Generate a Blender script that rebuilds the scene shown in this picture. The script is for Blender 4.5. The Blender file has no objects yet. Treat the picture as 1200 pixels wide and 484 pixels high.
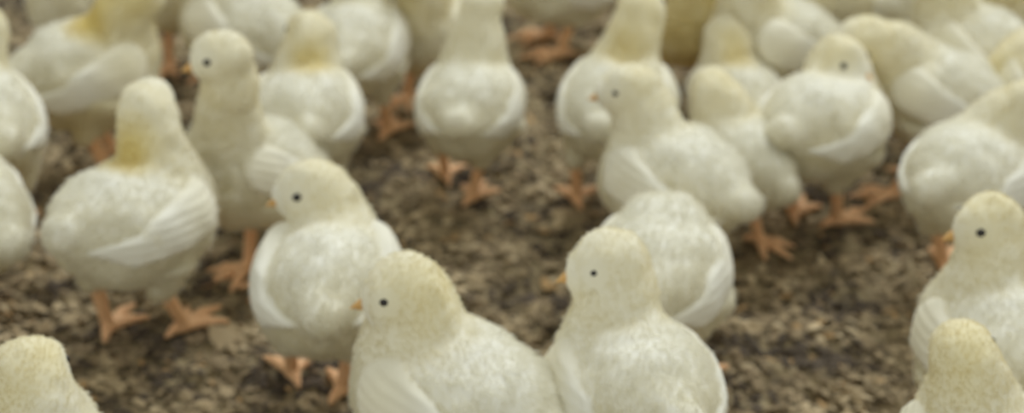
import bpy, math, random
import numpy as np
from mathutils import Vector, Matrix

random.seed(7)
RNG = np.random.default_rng(11)
sc = bpy.context.scene
COL = sc.collection

# ------------------------------------------------------------------ camera
PITCH = math.radians(27.0)
F = 2241.0
CAM_H = 0.677
cam_d = bpy.data.cameras.new('camera')
cam_d.sensor_width = 36.0
cam_d.lens = 36.0 * F / 1200.0
cam_d.clip_start = 0.02
cam = bpy.data.objects.new('camera', cam_d)
COL.objects.link(cam)
cam.location = (0, 0, CAM_H)
cam.rotation_euler = (math.pi / 2 - PITCH, 0, 0)
sc.camera = cam
cam_d.dof.use_dof = True
cam_d.dof.focus_distance = 0.82
cam_d.dof.aperture_fstop = 7.2

# ------------------------------------------------------------------ world, lights, exposure
world = bpy.data.worlds.new('barn_air')
sc.world = world
world.use_nodes = True
bg = world.node_tree.nodes['Background']
bg.inputs[0].default_value = (0.83, 0.85, 0.79, 1)
bg.inputs[1].default_value = 0.42


def area(name, loc, target, size, power, col):
    l = bpy.data.lights.new(name, 'AREA')
    l.shape = 'RECTANGLE'
    l.size, l.size_y = size
    l.energy = power
    l.color = col
    o = bpy.data.objects.new(name, l)
    COL.objects.link(o)
    o.location = loc
    d = Vector(target) - Vector(loc)
    o.rotation_euler = d.to_track_quat('-Z', 'Y').to_euler()
    o['kind'] = 'structure'
    return o


area('barn_light', (0.9, 2.6, 2.6), (0, 1.0, 0), (1.5, 1.5), 32, (0.90, 0.95, 1.0))
vs = sc.view_settings
vs.view_transform = 'Standard'
vs.look = 'None'
vs.gamma = 1.0
vs.use_curve_mapping = False
vs.exposure = 0.76


# ------------------------------------------------------------------ helpers
def ray(px, py):
    x = (px - 600) / F
    y = -(py - 242) / F
    c, s = math.cos(PITCH), math.sin(PITCH)
    return np.array([x, c + y * s, -s + y * c])


CAMP = np.array([0, 0, CAM_H])


def on_plane(px, py, z):
    d = ray(px, py)
    t = (z - CAM_H) / d[2]
    return CAMP + d * t


def node_mat(name):
    m = bpy.data.materials.new(name)
    m.use_nodes = True
    nt = m.node_tree
    return m, nt, nt.nodes['Principled BSDF']


def attr_mat(name, rough=0.9, sheen=0.0, sub=0.0, noise=0.0, nscale=60):
    m, nt, p = node_mat(name)
    a = nt.nodes.new('ShaderNodeAttribute')
    a.attribute_name = 'Col'
    src = a.outputs['Color']
    if noise:
        n = nt.nodes.new('ShaderNodeTexNoise')
        n.inputs['Scale'].default_value = nscale
        n.inputs['Detail'].default_value = 3
        tc = nt.nodes.new('ShaderNodeTexCoord')
        nt.links.new(tc.outputs['Object'], n.inputs['Vector'])
        mr = nt.nodes.new('ShaderNodeMapRange')
        mr.inputs['From Min'].default_value = 0.3
        mr.inputs['From Max'].default_value = 0.7
        mr.inputs['To Min'].default_value = 1 - noise
        mr.inputs['To Max'].default_value = 1.0
        nt.links.new(n.outputs['Fac'], mr.inputs['Value'])
        mx = nt.nodes.new('ShaderNodeMix')
        mx.data_type = 'RGBA'
        mx.blend_type = 'MULTIPLY'
        mx.inputs['Factor'].default_value = 1
        nt.links.new(src, mx.inputs['A'])
        nt.links.new(mr.outputs['Result'], mx.inputs['B'])
        src = mx.outputs['Result']
    nt.links.new(src, p.inputs['Base Color'])
    p.inputs['Roughness'].default_value = rough
    p.inputs['Specular IOR Level'].default_value = 0.15
    if sheen:
        p.inputs['Sheen Weight'].default_value = sheen
    if sub:
        p.inputs['Subsurface Weight'].default_value = sub
        p.inputs['Subsurface Scale'].default_value = 0.01
        p.inputs['Subsurface Radius'].default_value = (1.0, 0.8, 0.5)
    return m


M_DOWN = attr_mat('chick_down', 0.95, sheen=0.2)
M_WING = attr_mat('wing_feathers', 0.8, sheen=0.1)


def scaly_mat():
    m, nt, p = node_mat('scaly_leg_skin')
    v = nt.nodes.new('ShaderNodeTexVoronoi')
    v.inputs['Scale'].default_value = 420
    tc = nt.nodes.new('ShaderNodeTexCoord')
    nt.links.new(tc.outputs['Object'], v.inputs['Vector'])
    r = nt.nodes.new('ShaderNodeValToRGB')
    r.color_ramp.elements[0].color = (0.98, 0.62, 0.34, 1)
    r.color_ramp.elements[1].color = (0.88, 0.50, 0.25, 1)
    nt.links.new(v.outputs['Distance'], r.inputs['Fac'])
    nt.links.new(r.outputs['Color'], p.inputs['Base Color'])
    p.inputs['Roughness'].default_value = 0.6
    return m


M_LEG = scaly_mat()


def plain(name, c, rough):
    m, nt, p = node_mat(name)
    n = nt.nodes.new('ShaderNodeTexNoise')
    n.inputs['Scale'].default_value = 300
    r = nt.nodes.new('ShaderNodeValToRGB')
    r.color_ramp.elements[0].color = tuple(v * 0.85 for v in c) + (1,)
    r.color_ramp.elements[1].color = tuple(c) + (1,)
    nt.links.new(n.outputs['Fac'], r.inputs['Fac'])
    nt.links.new(r.outputs['Color'], p.inputs['Base Color'])
    p.inputs['Roughness'].default_value = rough
    return m


M_BEAK = plain('beak_horn', (0.72, 0.42, 0.14), 0.5)
M_EYE = plain('eye_dark', (0.02, 0.015, 0.012), 0.15)


# value noise in numpy
def vnoise(P, seed=0):
    """smooth value noise on points (...,3)"""
    P = np.asarray(P, dtype=np.float64)
    i = np.floor(P).astype(np.int64)
    f = P - i
    f = f * f * (3 - 2 * f)

    def h(ix, iy, iz):
        n = (ix * 374761393 + iy * 668265263 + iz * 2147483647 + seed * 144269) & 0xffffffff
        n = ((n ^ (n >> 13)) * 1274126177) & 0xffffffff
        return ((n ^ (n >> 16)) & 0xffff) / 65535.0
    r = 0
    for dx in (0, 1):
        wx = f[..., 0] if dx else 1 - f[..., 0]
        for dy in (0, 1):
            wy = f[..., 1] if dy else 1 - f[..., 1]
            for dz in (0, 1):
                wz = f[..., 2] if dz else 1 - f[..., 2]
                r = r + wx * wy * wz * h(i[..., 0] + dx, i[..., 1] + dy, i[..., 2] + dz)
    return r


# ---------- signed distance shapes and surface nets
def sd_ell(P, c, r, R=None):
    q = P - np.asarray(c, dtype=np.float32)
    if R is not None:
        q = q @ np.asarray(R, dtype=np.float32)
    r = np.asarray(r, dtype=np.float32)
    k0 = np.sqrt(((q / r) ** 2).sum(-1))
    k1 = np.sqrt(((q / (r * r)) ** 2).sum(-1)) + 1e-9
    return k0 * (k0 - 1) / k1


def sd_cone(P, a, b, ra, rb):
    a = np.asarray(a, dtype=np.float32)
    b = np.asarray(b, dtype=np.float32)
    ab = b - a
    t = np.clip(((P - a) @ ab) / max(float(ab @ ab), 1e-12), 0, 1)
    q = P - a - t[..., None] * ab
    return np.sqrt((q * q).sum(-1)) - (ra + (rb - ra) * t)


def smin(a, b, k):
    h = np.clip(0.5 + 0.5 * (b - a) / k, 0, 1)
    return b * (1 - h) + a * h - k * h * (1 - h)


def grid(lo, hi, h):
    n = [max(4, int(math.ceil((hi[i] - lo[i]) / h)) + 1) for i in range(3)]
    ax = [lo[i] + np.arange(n[i]) * h for i in range(3)]
    P = np.stack(np.meshgrid(*ax, indexing='ij'), -1).astype(np.float32)
    return P


def surface_nets(S, lo, h):
    sg = S < 0
    nx, ny, nz = S.shape
    cs = np.zeros((nx - 1, ny - 1, nz - 1), np.int8)
    corners = [(i, j, k) for i in (0, 1) for j in (0, 1) for k in (0, 1)]

    def cut(A, c):
        return A[c[0]:nx - 1 + c[0], c[1]:ny - 1 + c[1], c[2]:nz - 1 + c[2]]
    for c in corners:
        cs += cut(sg, c)
    act = (cs > 0) & (cs < 8)
    idx = -np.ones(act.shape, np.int64)
    cells = np.argwhere(act)
    idx[act] = np.arange(len(cells))
    acc = np.zeros((len(cells), 3))
    cnt = np.zeros(len(cells))
    ci = cells
    for a in range(3):
        for u in (0, 1):
            for v in (0, 1):
                o0 = [0, 0, 0]
                o0[(a + 1) % 3] = u
                o0[(a + 2) % 3] = v
                o1 = list(o0)
                o1[a] = 1
                s0 = S[ci[:, 0] + o0[0], ci[:, 1] + o0[1], ci[:, 2] + o0[2]]
                s1 = S[ci[:, 0] + o1[0], ci[:, 1] + o1[1], ci[:, 2] + o1[2]]
                m = (s0 < 0) != (s1 < 0)
                t = np.where(m, s0 / np.where(m, s0 - s1, 1), 0)
                p = np.tile(np.array(o0, float), (len(ci), 1))
                p[:, a] += t
                acc[m] += p[m]
                cnt[m] += 1
    V = (cells + acc / cnt[:, None]) * h + np.asarray(lo)
    quads = []
    for a in range(3):
        b, c = (a + 1) % 3, (a + 2) % 3
        sl0 = [slice(None)] * 3
        sl1 = [slice(None)] * 3
        sl0[a] = slice(0, -1)
        sl1[a] = slice(1, None)
        s0, s1 = sg[tuple(sl0)], sg[tuple(sl1)]
        E = np.argwhere(s0 != s1)
        ok = (E[:, b] > 0) & (E[:, c] > 0) & (E[:, b] < S.shape[b] - 1) & (E[:, c] < S.shape[c] - 1)
        E = E[ok]

        def g(db, dc):
            Q = E.copy()
            Q[:, b] -= db
            Q[:, c] -= dc
            return idx[Q[:, 0], Q[:, 1], Q[:, 2]]
        q = np.stack([g(1, 1), g(0, 1), g(0, 0), g(1, 0)], 1)
        inside = sg[E[:, 0], E[:, 1], E[:, 2]]
        q[~inside] = q[~inside][:, ::-1]
        quads.append(q)
    return V, np.concatenate(quads)


def make_mesh(name, V, Q, mats, mat_idx=None, col=None):
    me = bpy.data.meshes.new(name)
    V = np.asarray(V)
    Q = np.asarray(Q)
    k = Q.shape[1]
    me.vertices.add(len(V))
    me.vertices.foreach_set('co', V.astype(np.float32).ravel())
    me.loops.add(len(Q) * k)
    me.loops.foreach_set('vertex_index', Q.ravel().astype(np.int32))
    me.polygons.add(len(Q))
    me.polygons.foreach_set('loop_start', np.arange(0, len(Q) * k, k, dtype=np.int32))
    me.polygons.foreach_set('loop_total', np.full(len(Q), k, dtype=np.int32))
    for m in mats:
        me.materials.append(m)
    if mat_idx is not None:
        me.polygons.foreach_set('material_index', mat_idx.astype(np.int32))
    me.update(calc_edges=True)
    me.validate()
    me.polygons.foreach_set('use_smooth', np.ones(len(me.polygons), bool))
    if col is not None:
        ca = me.color_attributes.new('Col', 'FLOAT_COLOR', 'CORNER')
        li = np.empty(len(me.loops), np.int32)
        me.loops.foreach_get('vertex_index', li)
        c4 = np.ones((len(li), 4), np.float32)
        c4[:, :3] = col[li]
        ca.data.foreach_set('color', c4.ravel())
    return me


def rot_basis(fwd, up=(0, 0, 1)):
    """columns = local x (fwd), y, z in parent space"""
    x = np.asarray(fwd, float)
    x = x / np.linalg.norm(x)
    y = np.cross(up, x)
    y /= np.linalg.norm(y)
    z = np.cross(x, y)
    return np.stack([x, y, z], 1)


def unit(v):
    v = np.asarray(v, float)
    return v / (np.linalg.norm(v) + 1e-12)


# ------------------------------------------------------------------ ground
def ridge(P):
    return 1 - abs(2 * P - 1)


def ground_height(X, Y):
    P = np.stack([X, Y, np.zeros_like(X)], -1)
    h = (vnoise(P * 9, 1) - .5) * 0.012
    h += (vnoise(P * 45, 2) - .5) * 0.012
    h += (vnoise(P * 110 + 3, 3) - .5) * 0.006
    h += (vnoise(P * 260 + 9, 4) - .5) * 0.0025
    return h


def build_floor():
    ys = np.concatenate([np.arange(0.7, 2.5, 0.0035), np.geomspace(2.5, 9, 120)])
    xs = np.concatenate([-np.geomspace(1.0, 6, 50)[::-1], np.arange(-0.995, 1.0, 0.0035), np.geomspace(1.0, 6, 50)])
    X, Y = np.meshgrid(xs, ys, indexing='xy')
    Z = ground_height(X, Y) - 0.004
    V = np.stack([X, Y, Z], -1).reshape(-1, 3)
    ny, nx = X.shape
    I = np.arange(nx * ny).reshape(ny, nx)
    Q = np.stack([I[:-1, :-1], I[:-1, 1:], I[1:, 1:], I[1:, :-1]], -1).reshape(-1, 4)
    m, nt, p = node_mat('trodden_litter')
    tc = nt.nodes.new('ShaderNodeTexCoord')
    n1 = nt.nodes.new('ShaderNodeTexNoise')
    n1.inputs['Scale'].default_value = 70
    n1.inputs['Detail'].default_value = 5
    n1.inputs['Roughness'].default_value = 0.6
    r = nt.nodes.new('ShaderNodeValToRGB')
    e = r.color_ramp.elements
    e[0].position, e[0].color = 0.36, LIT[0]
    e[1].position, e[1].color = 0.66, LIT[2]
    mid = e.new(0.5)
    mid.color = LIT[1]
    n2 = nt.nodes.new('ShaderNodeTexNoise')
    n2.inputs['Scale'].default_value = 7
    mx = nt.nodes.new('ShaderNodeMix')
    mx.data_type = 'RGBA'
    mx.blend_type = 'MULTIPLY'
    mx.inputs['Factor'].default_value = 0.5
    r2 = nt.nodes.new('ShaderNodeValToRGB')
    r2.color_ramp.elements[0].position = 0.35
    r2.color_ramp.elements[0].color = (0.62, 0.58, 0.55, 1)
    r2.color_ramp.elements[1].position = 0.6
    r2.color_ramp.elements[1].color = (1, 1, 1, 1)
    L = nt.links.new
    L(tc.outputs['Object'], n1.inputs['Vector'])
    L(tc.outputs['Object'], n2.inputs['Vector'])
    L(n1.outputs['Fac'], r.inputs['Fac'])
    L(n2.outputs['Fac'], r2.inputs['Fac'])
    L(r.outputs['Color'], mx.inputs['A'])
    L(r2.outputs['Color'], mx.inputs['B'])
    L(mx.outputs['Result'], p.inputs['Base Color'])
    p.inputs['Roughness'].default_value = 0.95
    me = make_mesh('floor', V, Q, [m])
    o = bpy.data.objects.new('floor', me)
    COL.objects.link(o)
    o['kind'] = 'structure'
    o['label'] = 'trodden brown litter floor of the poultry barn'


LIT = [(0.11, 0.086, 0.052, 1), (0.31, 0.240, 0.130, 1), (0.48, 0.39, 0.225, 1)]


def build_litter():
    """wood shavings and crumbs lying in the litter: one uncountable mass"""
    N = 70000
    v = RNG.random(N)
    y = 0.85 + (v ** 1.1) * 1.7
    x = (RNG.random(N) - .5) * (0.45 + y * 0.55)
    L = RNG.lognormal(math.log(0.0035), 0.40, N)
    W = L * (0.35 + 0.45 * RNG.random(N))
    T = W * 0.35
    yaw = RNG.normal(-0.5, 0.7, N)
    pit = RNG.normal(0, 0.30, N)
    rol = RNG.normal(0, 0.35, N)
    z = ground_height(x, y) - 0.002 + 0.002 * RNG.random(N)
    base = np.array([[-1, -.5, 0], [-.3, -1, 0], [.6, -.8, 0], [1, 0, 0], [.5, .9, 0], [-.5, .8, 0], [-.2, 0, 1], [-.2, 0, -1]], float)
    faces = []
    for i in range(6):
        faces.append([i, (i + 1) % 6, 6])
        faces.append([(i + 1) % 6, i, 7])
    faces = np.array(faces)
    B = base[None] + RNG.normal(0, 0.12, (N, 8, 3))
    B = B * np.stack([L, W, T], 1)[:, None, :]
    cr, sr = np.cos(rol), np.sin(rol)
    Bx, By, Bz = B[..., 0], B[..., 1], B[..., 2]
    By, Bz = By * cr[:, None] - Bz * sr[:, None], By * sr[:, None] + Bz * cr[:, None]
    cp, sp = np.cos(pit), np.sin(pit)
    Bx, Bz = Bx * cp[:, None] - Bz * sp[:, None], Bx * sp[:, None] + Bz * cp[:, None]
    cy, sy = np.cos(yaw), np.sin(yaw)
    Bx, By = Bx * cy[:, None] - By * sy[:, None], Bx * sy[:, None] + By * cy[:, None]
    V = np.stack([Bx + x[:, None], By + y[:, None], Bz + z[:, None]], -1).reshape(-1, 3)
    Q = (faces[None] + (np.arange(N) * 8)[:, None, None]).reshape(-1, 3)
    pal = np.array([(0.11, 0.086, 0.062), (0.29, 0.220, 0.130), (0.43, 0.333, 0.198), (0.60, 0.48, 0.30), (0.52, 0.34, 0.16)])
    # clustered tones: neighbouring crumbs share a tone
    cl = vnoise(np.stack([x, y, x * 0], -1) * [26, 42, 1], 8)
    k = np.clip((cl * 4.4 - 0.5 + RNG.normal(0, .55, N)), 0, 3).astype(int)
    k[RNG.random(N) < 0.03] = 4
    c = pal[k] * (0.85 + 0.3 * RNG.random(N))[:, None]
    C = np.repeat(c, 8, axis=0)
    me = make_mesh('litter_crumbs', V, Q, [attr_mat('litter_crumb', 0.9)], col=C)
    me.polygons.foreach_set('use_smooth', np.zeros(len(me.polygons), bool))
    o = bpy.data.objects.new('litter', me)
    COL.objects.link(o)
    o['kind'] = 'stuff'
    o['label'] = 'brown wood shavings and crumbs loose over the barn floor'
    o['category'] = 'litter'


# ------------------------------------------------------------------ chicks


def fluff_mat():
    m = bpy.data.materials.new('down_fluff')
    m.use_nodes = True
    nt = m.node_tree
    nt.nodes.remove(nt.nodes['Principled BSDF'])
    out = nt.nodes['Material Output']
    a = nt.nodes.new('ShaderNodeAttribute')
    a.attribute_name = 'Col'
    d = nt.nodes.new('ShaderNodeBsdfDiffuse')
    t = nt.nodes.new('ShaderNodeBsdfTranslucent')
    mx = nt.nodes.new('ShaderNodeMixShader')
    mx.inputs[0].default_value = 0.6
    nt.links.new(a.outputs['Color'], d.inputs['Color'])
    nt.links.new(a.outputs['Color'], t.inputs['Color'])
    nt.links.new(d.outputs[0], mx.inputs[1])
    nt.links.new(t.outputs[0], mx.inputs[2])
    nt.links.new(mx.outputs[0], out.inputs['Surface'])
    return m


M_FLUFF = fluff_mat()


def add_down(root, V, Q, col, leg, H, Rh, seed, s):
    rg = np.random.default_rng(seed + 100)
    face = np.linalg.norm(V - (H + Rh @ np.array([0.021, 0, -0.003])), axis=1)
    face2 = np.minimum(np.linalg.norm(V - (H + Rh @ np.array([0.0098, 0.0136, 0.0030])), axis=1),
                       np.linalg.norm(V - (H + Rh @ np.array([0.0098, -0.0136, 0.0030])), axis=1))
    bare = leg | (face < 0.010) | (face2 < 0.0065)
    Q = Q[~bare[Q].any(1)]
    p0, p1, p2, p3 = (V[Q[:, i]] for i in range(4))
    nrm = np.cross(p2 - p0, p3 - p1)
    ar = np.linalg.norm(nrm, axis=1) + 1e-12
    nrm = nrm / ar[:, None]
    k = rg.choice(len(Q), HAIRS, p=ar / ar.sum())
    u, v = rg.random((2, HAIRS, 1))
    root_p = (p0[k] * (1 - u) + p1[k] * u) * (1 - v) + (p3[k] * (1 - u) + p2[k] * u) * v
    n = nrm[k]
    back = np.array([-1.0, 0, -0.45])
    t = back - n * (n @ back)[:, None]
    t /= np.linalg.norm(t, axis=1)[:, None] + 1e-6
    hd = np.linalg.norm(root_p - H, axis=1)
    ln = (0.0020 + 0.0026 * np.clip((hd - 0.02) / 0.05, 0, 1)) * rg.uniform(0.6, 1.3, HAIRS)
    ln = ln[:, None]
    d = n * 0.42 + t * 0.85 + rg.normal(0, 0.20, (HAIRS, 3))
    a = root_p - n * 0.0004
    b = a + (d * 0.5 + n * 0.20) * ln
    c = a + d * ln
    pts = np.stack([a, b, c], 1).reshape(-1, 3)
    cv = bpy.data.hair_curves.new('down')
    cv.add_curves([3] * HAIRS)
    cv.position_data.foreach_set('vector', pts.astype(np.float32).ravel())
    rad = cv.attributes.get('radius') or cv.attributes.new('radius', 'FLOAT', 'POINT')
    r = np.tile(np.array([0.00030, 0.00022, 0.00005], np.float32), HAIRS)
    rad.data.foreach_set('value', r)
    ca = cv.attributes.new('Col', 'FLOAT_COLOR', 'CURVE')
    c4 = np.ones((HAIRS, 4), np.float32)
    c4[:, :3] = col[Q[k][:, 0]] * 0.9 + 0.09
    ca.data.foreach_set('color', c4.ravel())
    cv.materials.append(M_FLUFF)
    o = bpy.data.objects.new('down', cv)
    COL.objects.link(o)
    o.parent = root


CREAM = np.array([0.86, 0.825, 0.68])
WHITE = np.array([0.89, 0.88, 0.81])
YELL = np.array([0.80, 0.70, 0.38])
HAIRS = 14000


def folded_wing(trunk, C, X, Zu, sd, fat, long, h, seed, tone, lift):
    """a wing that hugs the flank: shell over the trunk cut to a teardrop with feather ends"""
    sh = C + X * 0.024 * long + Zu * (0.010 + 0.012 * lift)
    tip = C - X * 0.050 * long + Zu * (0.004 + 0.006 * lift)
    ym = 0.040 * fat + 0.006 * lift
    l2 = np.minimum(sh, tip) - [0.022, 0, 0.024]
    h2 = np.maximum(sh, tip) + [0.022, 0, 0.024]
    l2[1], h2[1] = (0.008, ym + 0.016) if sd > 0 else (-ym - 0.016, -0.008)
    wh = 0.0016 if h < 0.0022 else 0.0021
    P = grid(l2, h2, wh)
    T = trunk(P)
    Y0 = P.copy()
    Y0[..., 1] = 0
    ax = unit(tip - sh)
    vd = np.cross(ax, [0, 1, 0])
    if vd[2] > 0:
        vd = -vd
    D = sd_cone(Y0, sh, sh + (tip - sh) * 0.55 + vd * 0.003, 0.0165, 0.0135)
    for k in range(5):
        u = k / 4
        D = smin(D, sd_cone(Y0, sh + (tip - sh) * 0.45 + vd * (0.010 - 0.014 * u), sh + (tip - sh) * (0.80 + 0.25 * u) + vd * (0.014 - 0.012 * u), 0.0050, 0.0024), 0.0012)
    q = Y0 - sh.astype(np.float32)
    v = q @ vd.astype(np.float32)
    uu = q @ ax.astype(np.float32)
    rid = np.abs(((v * 170 + uu * 18) % 1.0) - 0.5) * 2
    thick = 0.0034 + 0.0060 * lift + 0.0009 * rid + (vnoise(P * 90 + seed, seed + 9) - .5) * 0.002
    W = T - thick
    W = -smin(-W, -D, 0.003)
    W = np.maximum(W, -T - 0.004)
    Vw, Qw = surface_nets(W, l2, wh)
    nn = vnoise(Vw * 90, seed + 4)[:, None]
    cw = (WHITE * 0.4 + CREAM * 0.6) * (0.95 + 0.05 * nn)
    base_y = np.clip(1 - np.linalg.norm((Vw - sh) * [1, 0.3, 1], axis=1) / 0.035, 0, 1)[:, None] * 0.6 * tone * 2
    cw = cw * (1 - base_y) + YELL * base_y
    return make_mesh('wing', Vw, Qw, [M_WING], None, cw)


def build_chick(label, body, head=None, s=1.0, yaw=90, look=None, pitch=18, tone=0.35,
                feet=None, hk=None, neck_len=0.058, wing=0.0, sit=0.0, h=0.0019, group=None,
                patch=None, fat=1.0, seed=0, headlow=False, toe=None, lookpitch=-5, world=None, long=0.9):
    """body: pixel of the body centre, head: pixel of the head centre (None = default pose)"""
    fat = fat * 1.05
    zc = (0.086 - sit) * s
    if world is not None:
        bc = np.array([world[0], world[1], zc])
    else:
        bc = on_plane(body[0], body[1], zc)
    th = math.radians(yaw)
    R = np.array([[math.cos(th), -math.sin(th), 0], [math.sin(th), math.cos(th), 0], [0, 0, 1.0]])

    def to_local(w):
        return (R.T @ (np.asarray(w) - np.array([bc[0], bc[1], 0]))) / s
    zb = 0.086 - sit
    a = math.radians(pitch)
    X = np.array([math.cos(a), 0, math.sin(a)])
    Zu = np.array([-math.sin(a), 0, math.cos(a)])
    Rb = np.stack([X, [0, 1, 0], Zu], 1)
    C = np.array([0, 0, zb])
    nb = C + X * 0.033 * long + Zu * 0.012            # neck base
    if head is not None:
        d = ray(*head)
        o = to_local(CAMP)
        dl = unit(R.T @ d)
        want = nb + unit((0.30, 0, 0.95) if not headlow else (0.6, 0, -0.4)) * neck_len
        H = o + dl * ((want - o) @ dl)
    else:
        dr = hk if hk is not None else (0.3, 0.0, 0.95)
        H = nb + unit(dr) * neck_len
    lk = yaw if look is None else look
    lw = math.radians(lk - yaw)
    lp = math.radians(lookpitch)
    hf = np.array([math.cos(lw) * math.cos(lp), math.sin(lw) * math.cos(lp), math.sin(lp)])
    Rh = rot_basis(hf)
    # foot positions (local)
    rs = random.Random(seed * 31 + 5)
    fl = []
    for i, sd in enumerate((1, -1)):
        st = rs.uniform(-0.010, 0.016)
        p = np.array([0.006 + st, sd * 0.021, 0.0])
        if feet and feet[i] is not None:
            p = to_local(on_plane(feet[i][0], feet[i][1], 0))
            p[2] = 0
            v = p - np.array([0.0, sd * 0.02, 0])
            if np.linalg.norm(v) > 0.038:
                p = np.array([0.0, sd * 0.02, 0]) + unit(v) * 0.038
        fl.append(p)
    lo = np.minimum.reduce([C - [0.085, 0.062 * fat, 0.05], H - 0.03] + [f - [0.05, 0.05, 0] for f in fl])
    hi = np.maximum.reduce([C + [0.075, 0.062 * fat, 0.075], H + 0.036] + [f + [0.05, 0.05, 0.05] for f in fl])
    lo[2] = -0.006
    P = grid(lo, hi, h)
    tl = C - X * 0.058 * long + Zu * 0.012

    def trunk(G):
        T = sd_ell(G, C, (0.052 * long, 0.0365 * fat, 0.0375), Rb)
        T = smin(T, sd_ell(G, C + X * 0.020 * long - Zu * 0.004, (0.033, 0.0345 * fat, 0.0350), Rb), 0.010)
        return smin(T, sd_cone(G, C - X * 0.03 * long + Zu * 0.006, tl, 0.025 * fat, 0.012), 0.014)
    S = trunk(P)
    # neck: quadratic curve
    bend = nb + (H - nb) * 0.5 + np.array([0.0, 0, 0.006]) - unit(np.array([hf[0], hf[1], 0])) * 0.008
    prev, pr = C + X * 0.022 + Zu * 0.005, 0.0245
    nk = []
    for t in (0.0, 0.33, 0.66, 0.95):
        q = (1 - t) ** 2 * nb + 2 * t * (1 - t) * bend + t * t * (H - hf * 0.004)
        r = (0.0235, 0.0197, 0.0172, 0.0157)[(0.0, 0.33, 0.66, 0.95).index(t)]
        S = smin(S, sd_cone(P, prev, q, pr, r), 0.010)
        nk.append(q)
        prev, pr = q, r
    S = smin(S, sd_ell(P, H, (0.0200, 0.0165, 0.0168), Rh), 0.006)
    S = smin(S, sd_ell(P, H + Rh @ np.array([0.008, 0, -0.005]), (0.012, 0.0112, 0.0098), Rh), 0.006)
    # thighs (only the lower grid)
    kz = int((0.075 - lo[2]) / h)
    kz = min(kz, P.shape[2])
    Pl = P[:, :, :kz]
    Sl = S[:, :, :kz]
    hocks = []
    for i, sd in enumerate((1, -1)):
        hip = C + np.array([0.004, sd * 0.022 * fat, -0.012])
        f = fl[i]
        hock = np.array([(hip[0] + f[0]) * 0.5 - 0.014, (hip[1] * 0.4 + f[1] * 0.6), 0.042 - sit * 0.4])
        hocks.append(hock)
        Sl = smin(Sl, sd_cone(Pl, hip, hock + [0, 0, 0.004], 0.0195, 0.0075), 0.009)
    dn = Sl.copy()
    # fluffy undulation on the down
    S[:, :, :kz] = Sl
    amp = np.clip((P[..., 2] - 0.03) / 0.02, 0, 1)
    S -= amp * ((vnoise(P * 55 + seed * 7.3, seed) - .5) * 0.0045 + (vnoise(P * 120 + seed, seed + 5) - .5) * 0.0022)
    Sl = S[:, :, :kz]
    SD = Sl.copy()
    LEGS = np.full(Sl.shape, 1.0, np.float32)
    for i, sd in enumerate((1, -1)):
        f = fl[i]
        hock = hocks[i]
        ank = np.array([f[0], f[1], 0.0075])
        LEGS = smin(LEGS, sd_cone(Pl, hock + [0.002, 0, 0.006], ank, 0.0052, 0.0042), 0.003)
        fy = rs.uniform(-0.15, 0.15) + sd * 0.12
        if toe is not None and toe[0] == i:
            fy = math.radians(toe[1] - yaw)
        for da, ln, rr in ((0.0, 0.036, 0.0036), (0.62, 0.029, 0.0033), (-0.62, 0.029, 0.0033), (math.pi + sd * 0.3, 0.014, 0.0030)):
            an = fy + da
            u = np.array([math.cos(an), math.sin(an), 0])
            p1 = np.array([f[0], f[1], 0.0062])
            p2 = np.array([f[0], f[1], 0]) + u * ln * 0.55 + [0, 0, 0.0062]
            p3 = np.array([f[0], f[1], 0]) + u * ln + [0, 0, 0.0030]
            LEGS = smin(LEGS, sd_cone(Pl, p1, p2, rr + 0.0006, rr), 0.002)
            LEGS = smin(LEGS, sd_cone(Pl, p2, p3, rr, 0.0018), 0.002)
    S[:, :, :kz] = smin(SD, LEGS, 0.003)
    V, Q = surface_nets(S, lo, h)
    # region masks at the vertices
    ij = np.clip(np.round((V - lo) / h).astype(int), 0, np.array(S.shape) - 1)
    leg = np.zeros(len(V), bool)
    low = ij[:, 2] < kz
    iv = ij[low]
    leg[low] = LEGS[iv[:, 0], iv[:, 1], iv[:, 2]] < SD[iv[:, 0], iv[:, 1], iv[:, 2]]
    # colour by region: yellow down on the neck and chest sides, whiter back
    dneck = np.full(len(V), 1.0)
    for q in nk[1:]:
        dneck = np.minimum(dneck, np.linalg.norm(V - q, axis=1))
    wn = np.clip(1 - (dneck - 0.018) / 0.022, 0, 1)
    n1 = vnoise(V * 45 + seed * 3.1, seed + 2)
    wy = np.clip(0.14 + 0.9 * max(0, tone - .5) + wn * 0.55 + (n1 - .5) * 0.6, 0, 1) * tone * 1.8
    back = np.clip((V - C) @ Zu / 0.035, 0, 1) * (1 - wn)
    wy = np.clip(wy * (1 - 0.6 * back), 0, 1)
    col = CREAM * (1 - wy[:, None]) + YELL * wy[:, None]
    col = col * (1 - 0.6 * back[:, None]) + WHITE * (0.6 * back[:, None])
    if patch:
        d = np.linalg.norm((V - (nk[1] * 0.5 + nk[2] * 0.5 - np.array([0.020, 0, 0.0]))) * [1, 1.2, 0.8], axis=1)
        w = np.clip(1.5 - d / 0.018, 0, 1)[:, None] * patch
        col = col * (1 - w) + np.array([0.76, 0.63, 0.24]) * w
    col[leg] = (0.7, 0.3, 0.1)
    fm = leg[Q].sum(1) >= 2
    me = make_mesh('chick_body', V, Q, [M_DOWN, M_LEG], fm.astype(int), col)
    root = bpy.data.objects.new('chick', me)
    COL.objects.link(root)
    root.location = (bc[0], bc[1], 0)
    root.rotation_euler = (0, 0, th)
    root.scale = (s, s, s)
    root['label'] = label
    root['category'] = 'chick'
    root['group'] = 'white broiler chicks standing on the litter'

    # soft down: short curved hairs lying towards the tail, none on legs, beak and eyes
    if HAIRS:
        add_down(root, V, Q, col, leg, H, Rh, seed, s)

    def part(name, me):
        o = bpy.data.objects.new(name, me)
        COL.objects.link(o)
        o.parent = root
        return o

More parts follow.
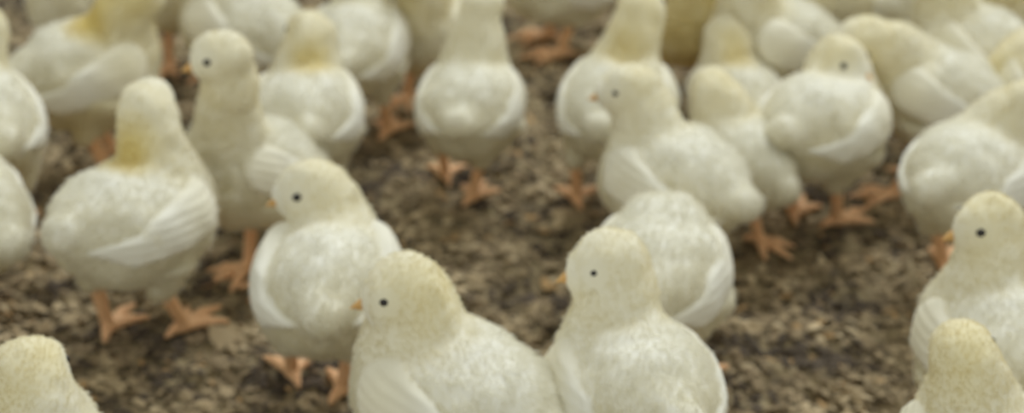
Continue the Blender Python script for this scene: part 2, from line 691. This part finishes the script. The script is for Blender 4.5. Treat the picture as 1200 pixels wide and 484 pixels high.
    # wings
    for sd in (1, -1):
        part('wing', folded_wing(trunk, C, X, Zu, sd, fat, long, h, seed, tone, wing))
    # beak: curved cone with upper and lower mandible
    n, m = 10, 6
    Vb, Qb = [], []
    for (l, w, hh, dz, dr) in ((0.0115, 0.0046, 0.0036, 0.0002, 0.0030), (0.0088, 0.0038, 0.0024, -0.0026, 0.0008)):
        b0 = len(Vb)
        for i in range(m):
            t = i / (m - 1)
            r = (1 - t) ** 0.75 + 0.03
            for j in range(n):
                an = 2 * math.pi * j / n
                Vb.append(H + Rh @ np.array([0.0160 + l * t, math.cos(an) * w * r, -0.003 + dz + math.sin(an) * hh * r - dr * t * t]))
        for i in range(m - 1):
            for j in range(n):
                Qb.append([b0 + i * n + j, b0 + i * n + (j + 1) % n, b0 + (i + 1) * n + (j + 1) % n, b0 + (i + 1) * n + j])
        c = len(Vb)
        Vb.append(H + Rh @ np.array([0.0160 + l * 1.05, 0, -0.003 + dz - dr]))
        for j in range(0, n):
            Qb.append([b0 + (m - 1) * n + j, b0 + (m - 1) * n + (j + 1) % n, c, c])
    me = bpy.data.meshes.new('beak')
    me.from_pydata([tuple(v) for v in Vb], [], [tuple(dict.fromkeys(q)) for q in Qb])
    me.materials.append(M_BEAK)
    me.polygons.foreach_set('use_smooth', np.ones(len(me.polygons), bool))
    part('beak', me)
    # eyes
    for sd in (1, -1):
        ec = H + Rh @ np.array([0.0098, sd * 0.0136, 0.0030])
        Ve, Qe = [], []
        nn, mm = 12, 7
        for i in range(mm + 1):
            ph = math.pi * i / mm
            for j in range(nn):
                an = 2 * math.pi * j / nn
                Ve.append(tuple(ec + Rh @ (np.array([math.sin(ph) * math.cos(an) * 0.0029, math.cos(ph) * 0.0022, math.sin(ph) * math.sin(an) * 0.0025]))))
        for i in range(mm):
            for j in range(nn):
                Qe.append((i * nn + j, i * nn + (j + 1) % nn, (i + 1) * nn + (j + 1) % nn, (i + 1) * nn + j))
        me = bpy.data.meshes.new('eye')
        me.from_pydata(Ve, [], Qe)
        me.materials.append(M_EYE)
        me.polygons.foreach_set('use_smooth', np.ones(len(me.polygons), bool))
        part('eye', me)
    return root


build_floor()
build_litter()

CHICKS = [
    # near and middle rows
    dict(label='plump chick at left seen from behind, head up with a yellow nape', body=(154, 258), head=(172, 125), s=1.05, yaw=58, look=85, neck_len=.075, patch=.9, feet=[(128, 392), (238, 350)], fat=1.08, tone=.35, pitch=-4, sit=-.012, long=1.0),
    dict(label='tall chick at left with long raised neck looking left, behind the plump one', sit=.004, body=(296, 200), head=(258, 66), s=1.02, yaw=225, look=195, neck_len=.085, feet=[None, (292, 322)], fat=1.02, pitch=25),
    dict(label='chick left of centre, head turned left, between the plump and the large near chick', body=(385, 336), head=(364, 221), s=1.08, yaw=92, look=195, neck_len=.055, fat=1.03, wing=.3, feet=[(335, 415), (402, 465)], tone=.25, pitch=0),
    dict(label='large near chick at bottom centre, head turned left, body cut by the lower edge', body=(538, 470), head=(472, 341), s=1.1, yaw=150, look=188, neck_len=.062, tone=.45, fat=1.1, long=1.05),
    dict(label='near chick right of centre seen from behind, head turned left', body=(745, 460), head=(709, 307), s=1.08, yaw=112, look=196, neck_len=.07, pitch=0, fat=1.06, sit=-.006),
    dict(label='fluffy chick bowing its head, right behind the near chick', sit=.006, body=(768, 326), head=(765, 290), s=1.08, yaw=75, look=80, headlow=True, lookpitch=-40, pitch=2, tone=.25, fat=1.04),
    dict(label='chick at centre right with sharp dark eye and small beak, turned left', body=(794, 214), head=(735, 102), s=1.02, yaw=138, look=188, neck_len=.06, tone=.3, pitch=10, fat=1.08, sit=-.004),
    dict(label='chick facing away with one orange foot forward, left of the sharp eyed chick', body=(722, 125), head=(752, 8), s=1.02, yaw=75, look=70, neck_len=.07, patch=.5, feet=[(675, 240), None], pitch=6, fat=1.05),
    dict(label='chick with spread orange foot toward the camera, behind the sharp eyed chick', sit=.004, body=(870, 186), head=(834, 104), s=.9, fat=.93, yaw=122, look=95, neck_len=.05, toe=(0, -50), feet=[(938, 278), (880, 250)]),
    dict(label='chick with upright narrow neck facing away, behind the chick with the spread foot', sit=.008, body=(864, 118), head=(850, 40), s=.88, yaw=105, look=95, neck_len=.07, pitch=5, patch=.5),
    dict(label='round chick at right with head turned right and eye showing', body=(962, 146), head=(988, 70), s=1.02, yaw=55, look=-45, neck_len=.055, feet=[None, (980, 266)], pitch=0, fat=1.1, sit=-.002),
    dict(label='chick at right with neck arched down to the left', body=(1098, 112), head=(1012, 44), s=1.0, yaw=165, look=150, neck_len=.06, feet=[(1045, 235), None], sit=.002),
    dict(label='big round chick back at the right edge, its head out of the picture', body=(1137, 208), head=(1212, 120), s=1.05, yaw=48, look=20, neck_len=.07, feet=[(1105, 318), None], tone=.3, pitch=0, fat=1.05),
    dict(label='yellowish chick with raised neck at the right edge, above the big round back', body=(1228, 108), head=(1176, 92), s=.95, yaw=120, look=110, tone=.6),
    dict(label='chick at right edge looking left with one dark eye', body=(1170, 412), head=(1158, 262), s=1.05, yaw=110, look=190, neck_len=.078, tone=.45, pitch=0),
    dict(label='nearest chick at lower right, only its head and neck in view', body=(1150, 555), head=(1130, 414), s=1.05, yaw=95, look=80, neck_len=.075, tone=.5),
    dict(label='chick cut by the left edge with folded wing, upper of two', body=(-24, 146), head=(-25, 30), s=1.1, yaw=120, look=120, neck_len=.07, pitch=4, sit=-.006),
    dict(label='chick cut by the left edge, lower of two', body=(-52, 245), head=(-70, 150), s=1.1, yaw=140, look=140),
    dict(label='nearest chick at lower left, only the back of its head in view', body=(30, 570), head=(38, 435), s=1.05, yaw=80, look=80, neck_len=.07, tone=.5),
    dict(label='chick at upper left facing right with raised yellow neck', sit=.006, body=(100, 86), head=(160, -8), s=1.1, yaw=30, look=40, neck_len=.08, patch=1.0, tone=.65, pitch=8),
    dict(label='far chick at top left behind the yellow necked one', body=(92, 2), s=.95, yaw=255),
    dict(label='shaded far chick between the yellow necked chick and the tall chick', body=(215, -14), s=.95, yaw=260, tone=.6),
    dict(label='far white chick above the tall long necked chick', body=(288, 34), s=1.05, yaw=150),
    dict(label='round chick with yellow nape facing away, right of the tall long necked chick', body=(358, 134), head=(362, 38), s=.98, yaw=98, look=120, neck_len=.06, patch=.6, tone=.4, pitch=2, fat=1.08),
    dict(label='tall bodied far chick facing away, left of the top centre gap', sit=0, body=(416, 56), s=1.0, yaw=80, tone=.25, pitch=8),
    dict(label='chick at top centre seen from behind standing on two orange legs', body=(550, 125), head=(566, 5), s=.95, yaw=82, look=70, neck_len=.085, feet=[(522, 212), (554, 238)], tone=.25, pitch=4, fat=1.04),
    dict(label='yellowish far chick left of the top centre chick', sit=.004, body=(510, 34), s=.92, yaw=250, tone=.6, feet=[None, (478, 120)]),
    dict(label='far chick at the top edge above the bare litter', body=(657, -26), s=1.05, yaw=180, sit=.018),
    dict(label='yellow breasted far chick between two white necks', body=(806, 20), s=1.0, yaw=270, tone=.95),
    dict(label='far chick with white wing behind the narrow necked chick', body=(910, 52), s=1.05, yaw=200),
    dict(label='far chick above the round chick with its head turned right', body=(966, 4), s=.95, yaw=280, tone=.5),
    dict(label='far white chick right of the arched neck', body=(1080, 4), s=.95, yaw=20),
    dict(label='far chick above the arched chick back', body=(1142, 60), s=1.0, yaw=150, tone=.5),
    dict(label='far yellowish chick at the top right corner', body=(1190, 12), s=.95, yaw=240, tone=.6, sit=.0),
]
for i, c in enumerate(CHICKS):
    fine = c['body'][1] > 150
    build_chick(seed=i + 1, h=0.0019 if fine else 0.0023, **c)
